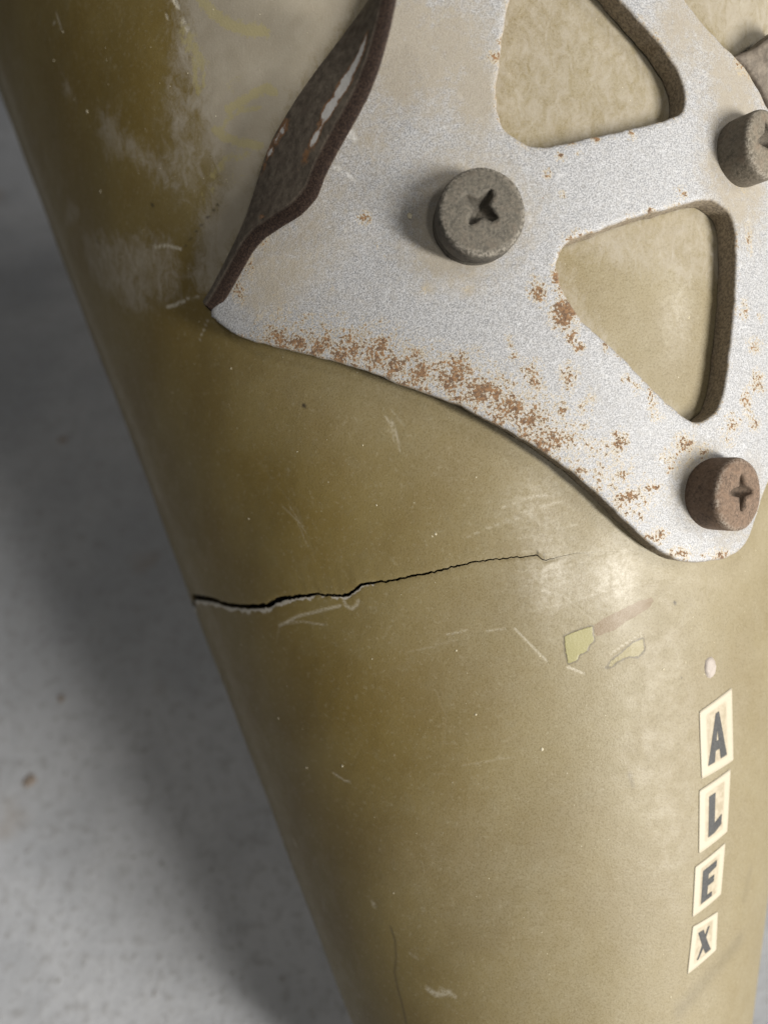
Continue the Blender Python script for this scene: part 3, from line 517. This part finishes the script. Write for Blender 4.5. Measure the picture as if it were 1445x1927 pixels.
def slab(name, A_, B_, thick, mat, parent, n=44, m=12, paint=None, bulge=0.0, seed=1):
    """sheet between two edge curves given as (U, V, h); thick: 3-vector in mm added for the far side."""
    a = catmull([tuple(surf(*p)) for p in A_], 3.0, False); b = catmull([tuple(surf(*p)) for p in B_], 3.0, False)
    def res(c):
        d = np.concatenate([[0], np.cumsum(np.linalg.norm(np.diff(c, axis=0), axis=1))]); d /= d[-1]
        t = np.linspace(0, 1, n); return np.stack([np.interp(t, d, c[:, k]) for k in range(3)], 1)
    a, b = res(a), res(b); s = np.linspace(0, 1, m)[None, :, None]; t = np.linspace(0, 1, n)
    b = b + (wob(t*22, seed, .03)+wob(t*61, seed+1, .02))[:, None]*(b-a)/np.linalg.norm(b-a, axis=1)[:, None].clip(1)
    F = a[:, None]*(1-s) + b[:, None]*s
    th = np.asarray(thick, float)
    nn = th/np.linalg.norm(th)
    F = F - nn*(bulge*np.sin(np.pi*s)*np.ones((n, 1, 1)))
    Bk = F + th
    # closed skin: front, back and four edges with rounded shoulders, each with its own vertices
    co, fa, cut, pa, off = [], [], [], [], 0
    def add(G, cv, flip, tt=None, sv=None):
        nonlocal off
        r, c = G.shape[:2]; co.append(G.reshape(-1, 3)); fa.append(quads(r, c, off, flip)); off += r*c
        cut.append(np.broadcast_to(cv, (r, c)).ravel().astype(float))
        p = np.zeros((r, c))
        if paint and tt is not None:
            for pt, ps, pr, st, sw in paint:
                p = np.maximum(p, st*np.exp(-((tt-pt)/pr)**2-((sv-ps)/sw)**2))
        pa.append(p.ravel())
    T, S = np.meshgrid(1-t, s.ravel(), indexing='ij')
    r_ = .22
    ins = lambda G: G
    add(F, 0, False, T, S); add(Bk, .3, True)
    def rim(P0, P1, flip, cen0):
        k = np.array([0, .12, .5, .88, 1.0])
        outw = (P0-cen0); outw /= np.linalg.norm(outw, axis=-1)[..., None].clip(1e-6)
        bump_ = np.array([0, .16, .2, .16, 0])
        G = np.stack([P0*(1-q)+P1*q+outw*bb for q, bb in zip(k, bump_)], 0); add(G, np.array([.2, 1, 1, 1, .2])[:, None], flip)
    rim(F[:, -1], Bk[:, -1], False, F[:, -2]); rim(F[:, 0], Bk[:, 0], True, F[:, 1])
    rim(F[0], Bk[0], False, F[1]); rim(F[-1], Bk[-1], True, F[-2])
    return mesh_np(name, np.vstack(co), fa, mat, parent, dict(cut=np.concatenate(cut), paint=np.concatenate(pa)))
fm = mat_flange()
cx_, cy_, cz_ = (np.array(v) for v in (CAM_X, CAM_Y, CAM_Z))
fl_t = 2.0*(cx_*.70 - cy_*.66 + cz_*.10)     # through the thickness of the bent-up edge
flange = slab('flange', FLANGE_L, FLANGE_R, fl_t, fm, bracket, paint=FL_PAINT, bulge=.25)
flange['label'] = 'dark rusty bent-up edge of the bracket with flaking paint'
tab_pts = TAB
def build_tab():
    top = catmull([tuple(surf(*p)) for p in TAB], 1.2, True); n = len(top)
    U = np.array([p[0] for p in TAB]).mean(); V = np.array([p[1] for p in TAB]).mean(); nn = nrm(U, V)
    cen = top.mean(0); rings = [cen+(top-cen)*k + nn*b for k, b in ((.01, .5), (.5, .4), (.9, .12), (.97, 0), (1, -.25), (1, -2.2))]
    co = np.vstack(rings); f = quads(len(rings), n, 0, wrap=True)
    a, b, c = co[f[0][0]], co[f[0][1]], co[f[n][2]]
    q = co[f]; N = np.cross(q[:, 1]-q[:, 0], q[:, 2]-q[:, 0]).sum(0)
    if N@nn < 0: f = f[:, ::-1]
    return mesh_np('tab', co, [f], fm, bracket, dict(cut=np.zeros(len(co)), paint=np.zeros(len(co))))
build_tab()

# ------------------------------------------------------------------ screws
def build_screw(pos, tilt, spin, mat, r=4.6, H=3.7, washer=False):
    U, V = pos; n = np.array(nrm(U, V)) + tilt; n /= np.linalg.norm(n)
    x = AXIS - n*(AXIS@n); x /= np.linalg.norm(x); y = np.cross(n, x)
    x, y = x*math.cos(spin)+y*math.sin(spin), y*math.cos(spin)-x*math.sin(spin)
    base = surf(U, V, H_TOP+H) - n*H
    seg = 64; an = np.arange(seg)*2*math.pi/seg
    prof = [(r*.97, -1.2), (r*.97, .35), (r*.93, .5), (r*.93, .7), (r, .85), (r, H-.75), (r*.992, H-.4), (r*.96, H-.12), (r*.90, H+.02), (r*.84, H+.07)]
    if not washer: prof = [(r*.985, -1.2), (r, .3), (r, H-.75), (r*.992, H-.4), (r*.96, H-.12), (r*.90, H+.02), (r*.84, H+.07)]
    loc, rec = [], []
    for k, (rr, z) in enumerate(prof):
        jr = rr*(1+.006*np.sin(an*3+k)+.004*np.sin(an*7+2))
        loc.append(np.stack([jr*np.cos(an), jr*np.sin(an), np.full(seg, z)], 1)); rec.append(np.full(seg, .0))
    fa = [quads(len(prof), seg, 0, wrap=True)]
    top0 = (len(prof)-1)*seg
    # cross recess
    a_, L_ = .52, 2.15; b_ = a_*1.3
    cr = []
    for q in range(4):
        c_, s_ = math.cos(q*math.pi/2), math.sin(q*math.pi/2)
        for px_, py_ in ((b_, -b_), (L_*.8, -a_*.8), (L_, -a_*.3), (L_*1.02, a_*.25), (L_*.85, a_*.75)):
            cr.append((px_*c_-py_*s_ + rng.normal(0, .09), px_*s_+py_*c_+rng.normal(0, .09)))
    cr = np.array(cr)+np.array([.35, -.15]); nc = len(cr)
    dome = lambda p: H+.07+.16*(1-(p**2).sum(1)/(r*.84)**2)
    ringp = loc[-1][:, :2]
    gx, gy = np.meshgrid(np.arange(-r, r, .5), np.arange(-r, r, .5)); pts = np.stack([gx.ravel(), gy.ravel()], 1)
    pts = pts[(np.hypot(*pts.T) < r*.84-.3)]; pts = pts[(~inside(pts, cr)) & (seg_dist(pts, cr, True) > .2)]
    vin = [Vector(p) for p in ringp]+[Vector(p) for p in cr]+[Vector(p) for p in pts]
    edges = [(i, (i+1) % seg) for i in range(seg)]+[(seg+i, seg+(i+1) % nc) for i in range(nc)]
    vo, _, fo, ov, _, _ = delaunay_2d_cdt(vin, edges, [], 0, 1e-6)
    P2 = np.array([tuple(v) for v in vo]); tri = np.array(fo); cen = P2[tri].mean(1); tri = tri[inside(cen, ringp) & ~inside(cen, cr)]
    off = len(prof)*seg
    mp = np.array([top0+o[0] if o[0] < seg else off+o[0]-seg for o in ov]); tri = mp[tri]
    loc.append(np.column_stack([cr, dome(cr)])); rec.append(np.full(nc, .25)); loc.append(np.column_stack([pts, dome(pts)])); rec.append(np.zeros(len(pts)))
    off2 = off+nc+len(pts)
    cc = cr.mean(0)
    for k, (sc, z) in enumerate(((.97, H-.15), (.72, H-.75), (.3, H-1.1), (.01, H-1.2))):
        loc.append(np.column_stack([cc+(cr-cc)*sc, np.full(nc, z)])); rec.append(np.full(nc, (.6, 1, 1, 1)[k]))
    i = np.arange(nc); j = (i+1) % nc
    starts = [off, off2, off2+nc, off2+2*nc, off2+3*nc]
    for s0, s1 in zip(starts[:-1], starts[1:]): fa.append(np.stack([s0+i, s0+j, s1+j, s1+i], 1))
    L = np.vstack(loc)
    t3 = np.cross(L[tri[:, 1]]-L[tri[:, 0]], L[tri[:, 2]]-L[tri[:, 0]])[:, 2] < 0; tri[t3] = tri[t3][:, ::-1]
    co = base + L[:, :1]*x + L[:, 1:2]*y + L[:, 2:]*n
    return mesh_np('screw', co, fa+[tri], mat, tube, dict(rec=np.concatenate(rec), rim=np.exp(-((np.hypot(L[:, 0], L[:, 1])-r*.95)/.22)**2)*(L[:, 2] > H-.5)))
sg = mat_screw('grey_screw_steel', (.072, .065, .053), (.145, .130, .105), .75, .15)
sr = mat_screw('rusty_screw_steel', (.115, .08, .058), (.25, .175, .125), .85, .5)
sd = mat_screw('dusty_screw_steel', (.13, .112, .085), (.235, .205, .16), .8, .35)
s = build_screw(SCREWS[0], cx_*.16+cy_*.03, .95, sg, washer=True, H=3.4); s['label'] = 'grey cross-head screw, cleanest of the three'
s = build_screw(SCREWS[1], cx_*.20, .1, sr, r=4.15, H=3.0); s['label'] = 'rusty brown cross-head screw'
s = build_screw(SCREWS[2], cx_*.20+cy_*.02, .4, sd, r=3.75, H=2.9); s['label'] = 'dusty screw beside the upper cutout'

# ------------------------------------------------------------------ stickers
stick_m = mat_sticker()
ink_m = mat_simple('black_ink', (.018, .019, .02), (.05, .05, .048), 4, .5)
GL = {
 'A': [[(.47, .19), (.57, .19), (.40, .86), (.20, .86)], [(.47, .19), (.57, .19), (.78, .86), (.58, .86)], [(.36, .58), (.63, .58), (.66, .71), (.33, .71)]],
 'L': [[(.30, .20), (.50, .20), (.50, .84), (.30, .84)], [(.50, .68), (.74, .62), (.74, .78), (.50, .84)]],
 'E': [[(.26, .20), (.46, .20), (.46, .85), (.26, .85)], [(.46, .20), (.72, .20), (.72, .32), (.46, .35)], [(.46, .45), (.66, .45), (.66, .58), (.46, .58)], [(.46, .76), (.62, .76), (.62, .85), (.46, .85)]],
 'X': [[(.24, .22), (.44, .22), (.78, .84), (.58, .84)], [(.60, .22), (.68, .22), (.56, .46), (.50, .40)], [(.44, .56), (.50, .64), (.34, .84), (.28, .84)]],
}
def bil(c, s, t):
    c = np.array(c); s = np.asarray(s)[..., None]; t = np.asarray(t)[..., None]
    return (c[0]*(1-s)+c[1]*s)*(1-t)+(c[3]*(1-s)+c[2]*s)*t
for ch, cor in STICKERS:
    n = 22
    lin = np.linspace(0, 1, n); S_, T_ = np.meshgrid(lin, lin)
    q = bil(cor, S_, T_)
    e = np.minimum(np.minimum(S_, 1-S_)*.62, np.minimum(T_, 1-T_))
    # rounded corners, worn outline
    cs = np.clip((np.hypot(np.clip(abs(S_-.5)-.42, 0, 1), np.clip(abs(T_-.5)-.42, 0, 1))-.08)/.03, 0, 1)
    q = q+(bil(cor, .5, .5)-q)*(cs*.012)[..., None]
    h = np.full(S_.shape, .07); hs = h.copy()
    co = [surf(q[..., 0], q[..., 1], h+dent(q[..., 0], q[..., 1])).reshape(-1, 3)]; fa = [quads(n, n, 0)]
    b = np.concatenate([np.arange(n), np.arange(1, n)*n+n-1, (n-1)*n+np.arange(n-2, -1, -1), np.arange(n-2, 0, -1)*n])
    qb = q.reshape(-1, 2)[b]; co.append(surf(qb[:, 0], qb[:, 1], dent(qb[:, 0], qb[:, 1])-.05))
    i = np.arange(len(b)); j = (i+1) % len(b); fa.append(np.stack([b[j], b[i], n*n+i, n*n+j], 1))
    inner = np.clip((e-.05)/.13, 0, 1)
    st = mesh_np('letter_sticker', np.vstack(co), fa, stick_m, tube, dict(inner=np.concatenate([inner.ravel(), np.zeros(len(b))])), smooth=False)
    st['label'] = 'small cream letter sticker reading %s' % ch
    lc, lf, off = [], [], 0
    for k, poly in enumerate(GL[ch]):
        m = 7; lin = np.linspace(0, 1, m); a_, b_ = np.meshgrid(lin, lin); p = np.array(poly)
        st2 = (p[0]*(1-a_[..., None])+p[1]*a_[..., None])*(1-b_[..., None])+(p[3]*(1-a_[..., None])+p[2]*a_[..., None])*b_[..., None]
        g = bil(cor, st2[..., 0], st2[..., 1]); lc.append(surf(g[..., 0], g[..., 1], dent(g[..., 0], g[..., 1])+.10+.006*k).reshape(-1, 3)); lf.append(quads(m, m, off)); off += m*m
    mesh_np('letter', np.vstack(lc), lf, ink_m, st)

# ------------------------------------------------------------------ paint dab and grit
def bead(U, V, h, ru, rv, top, seed, seg=12, jit=.13):
    r = np.random.default_rng(seed); an = np.arange(seg)*2*math.pi/seg; k = 1+r.normal(0, jit, seg); co = []
    for f, z in ((1.0, -.05), (.9, .55), (.6, .9), (.02, 1.0)):
        co.append(surf(U+ru*f*k*np.cos(an), V+rv*f*k*np.sin(an), np.full(seg, h+z*top+(float(dent(U, V)) if h == 0 else 0))))
    return np.vstack(co), quads(4, seg, 0, wrap=True)
dab_m = mat_simple('pale_paint', (.36, .315, .28), (.44, .39, .35), 2, .6)
c_, f_ = bead(*DAB, 0, .95, 1.35, .28, 3, 24, .03)
mesh_np('paint_dab', c_, [f_], dab_m, tube)
grit_m = mat_simple('pale_grit', (.42, .37, .25), (.60, .55, .43), 3, .9)
gc, gf, off = [], [], 0
items = list(GRIT)
for _ in range(260):
    u0, v0 = rng.uniform(-75, 45), rng.uniform(98, 235); items.append((u0, v0, 0, float(rng.choice([.05, .06, .07, .09, .11], p=[.4, .35, .17, .06, .02]))))
for k, (u0, v0, h0, r0) in enumerate(items):
    c_, f_ = bead(u0, v0, h0, r0, r0*rng.uniform(.8, 1.5), r0*.35, 50+k, 7); gc.append(c_); gf.append(f_+off); off += len(c_)
gr = mesh_np('grit', np.vstack(gc), gf, grit_m, tube); gr['kind'] = 'stuff'

# ------------------------------------------------------------------ flakes on the floor
flake_m = mat_simple('rust_flake_surface', (.235, .195, .165), (.30, .25, .21), 1.5, .85)
where = ['brown flake lying on the bright concrete at the left edge', 'tan flake in the dark shade, higher up than the crack', 'brown crumb on the soft edge of the shadow, just below the crack']
for k, (x0, y0, r0) in enumerate(FLAKES):
    r = np.random.default_rng(90+k); an = np.arange(11)*2*math.pi/11; kk = 1+r.normal(0, .22, 11); L = []
    for f, z in ((1.0, .01), (.92, .12), (.55, .18), (.02, .2)):
        L.append(np.stack([x0+r0*f*kk*np.cos(an), y0+r0*f*kk*np.sin(an)*1.1, np.full(11, z)+.02*np.sin(an*2+k)], 1))
    o = mesh_np('rust_flake', np.vstack(L)-np.array([x0, y0, 0]), [quads(4, 11, 0, wrap=True)], flake_m)
    o.location = (x0*MM, y0*MM, 0)
    o['label'] = where[k]; o['category'] = 'rust flake'; o['group'] = 'flakes on the concrete'
